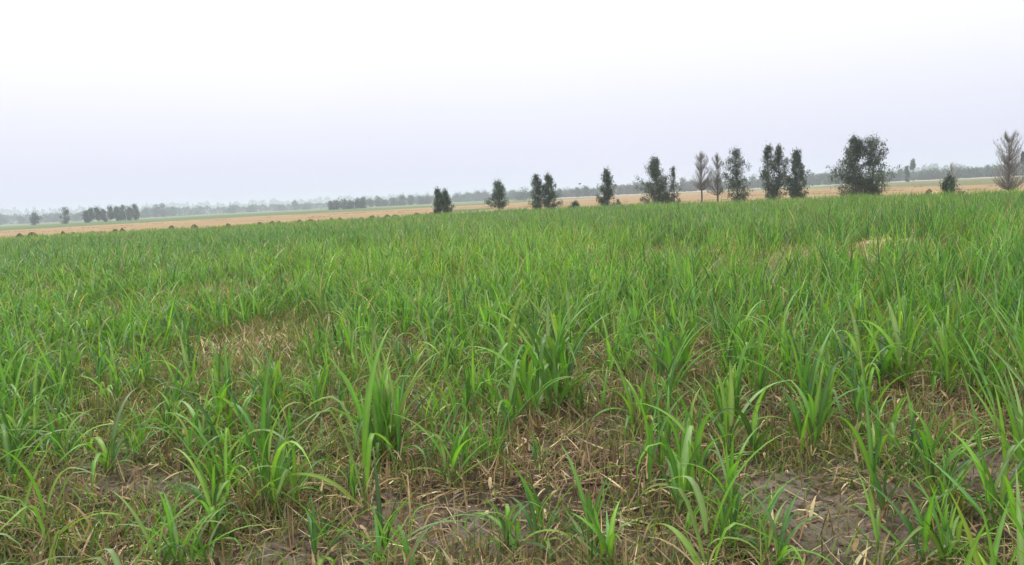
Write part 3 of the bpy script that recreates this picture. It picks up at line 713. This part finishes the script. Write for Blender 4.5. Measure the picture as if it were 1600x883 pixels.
def woodland(name, lst, depth, lsize, label, per):
    g = Geo(); B = []
    for (a, b) in zip(lst[:-1], lst[1:]):
        (p0, t0, D0), (p1, t1, D1) = a, b
        n = int((p1 - p0) * per)
        u = rng.random(n); px = p0 + (p1 - p0) * u; D = D0 + (D1 - D0) * u
        tp = t0 + (t1 - t0) * u
        h = CAM_H + (308.9 - (px - 800) * math.tan(ROLL) - tp) * D / F
        lump = .42 + .95 * fbm(px * .16, px * 0 + 3, 3, 77)
        h = h * lump
        bb = np.array([bearing(q) for q in np.linspace(p0, p1, 12)]); be = np.interp(px, np.linspace(p0, p1, 12), bb)
        DD = D + rng.uniform(0, depth, n)
        B.append(np.stack([DD * np.sin(be), DD * np.cos(be), h * (1 - rng.random(n) ** 1.7)], -1))
    B = np.concatenate(B); n = len(B)
    g.add(*blades(base=B, az=rng.uniform(0, 6.283, n), el=rng.uniform(-1.2, 1.2, n), droop=rng.uniform(0, .6, n), length=rng.uniform(.7, 1.4, n) * lsize, width=rng.uniform(.6, .9, n) * lsize, color=pal(n, FL, .25), K=2, ridge=False))
    tag(link(name, g.mesh(name, M_TREE)), label, 'woodland', kind='stuff')
woodland('treeline', [(-150, 343, 1100), (30, 339, 1000), (225, 329, 900), (330, 324, 1000), (500, 318, 1000), (640, 309, 800), (760, 301, 800), (880, 300, 700), (1000, 290, 640), (1180, 281, 640), (1330, 273, 640), (1480, 267, 620), (1750, 250, 620)], 60, 1.9,
         'continuous hazy band of far trees under the horizon', 26)
woodland('far_woodland', [(-150, 339, 2300), (200, 324, 2200), (400, 315, 2200), (560, 308, 2200), (760, 300, 2200), (1000, 291, 2100), (1400, 266, 1900), (1440, 262, 1500), (1500, 261, 1500), (1550, 263, 1900), (1750, 253, 2000)], 150, 5,
         'faintest palest woodland fading into the haze', 16)

# ------------------------------------------------------------------ bird
def bird():
    D = 60; x, y = at(907, D); z = zat(907, 288, D)
    root = bpy.data.objects.new('bird', None); COL.objects.link(root); root.location = (x, y, z); root.rotation_euler = (0, R(-25), R(20))
    tag(root, 'tiny dark bird flying above the distant treeline', 'bird')
    m = groundmat('bird_feathers', (.05, .045, .045), [((.1, .09, .09), 20, .4, .6, 0)])
    V, Q = tubes([([(-.10, 0, 0), (-.08, 0, 0), (-.03, 0, 0), (.03, 0, .004), (.07, 0, .012), (.10, 0, .012), (.125, 0, .006)], [.003, .012, .026, .028, .018, .016, .002])], 10)
    link('body', mesh('body', V, Q, m), root)
    for s in (-1, 1):
        top = np.array([(.03, 0, .015), (-.03, 0, .012), (.05, s * .08, .05), (-.03, s * .08, .045), (.02, s * .15, .055), (-.03, s * .15, .05), (-.05, s * .22, .045), (-.055, s * .225, .044)])
        V = np.concatenate([top, top - (0, 0, .004)])
        q = [(0, 1, 3, 2), (2, 3, 5, 4), (4, 5, 7, 6), (8, 10, 11, 9), (10, 12, 13, 11), (12, 14, 15, 13), (0, 2, 10, 8), (2, 4, 12, 10), (4, 6, 14, 12), (1, 9, 11, 3), (3, 11, 13, 5), (5, 13, 15, 7), (6, 7, 15, 14)]
        link('wing', mesh('wing', V, np.array(q), m, smooth=False), root)
    V = np.array([(-.09, -.01, 0), (-.09, .01, 0), (-.16, .03, 0), (-.16, -.03, 0)]); V = np.concatenate([V, V - (0, 0, .004)])
    link('tail', mesh('tail', V, np.array([(0, 1, 2, 3), (7, 6, 5, 4), (0, 4, 5, 1), (1, 5, 6, 2), (2, 6, 7, 3), (3, 7, 4, 0)]), m, smooth=False), root)
bird()

# ------------------------------------------------------------------ haze
def haze():
    x0, x1, y0, y1, z0, z1 = -3200, 3200, -300, 3800, -1.1, 32
    V = [(x, y, z) for z in (z0, z1) for x, y in ((x0, y0), (x1, y0), (x1, y1), (x0, y1))]
    me = bpy.data.meshes.new('haze'); me.from_pydata(V, [], [(3, 2, 1, 0), (4, 5, 6, 7), (0, 1, 5, 4), (1, 2, 6, 5), (2, 3, 7, 6), (3, 0, 4, 7)])
    m, nt, N, L = newmat('haze_air')
    o = N('ShaderNodeOutputMaterial'); v = N('ShaderNodeVolumePrincipled')
    v.inputs['Color'].default_value = (.80, .86, 1.0, 1); v.inputs['Density'].default_value = .00066; v.inputs['Anisotropy'].default_value = .2
    L(v.outputs[0], o.inputs['Volume']); me.materials.append(m)
    tag(link('haze', me), 'pale lavender haze over the fields', 'haze', kind='stuff')
haze()
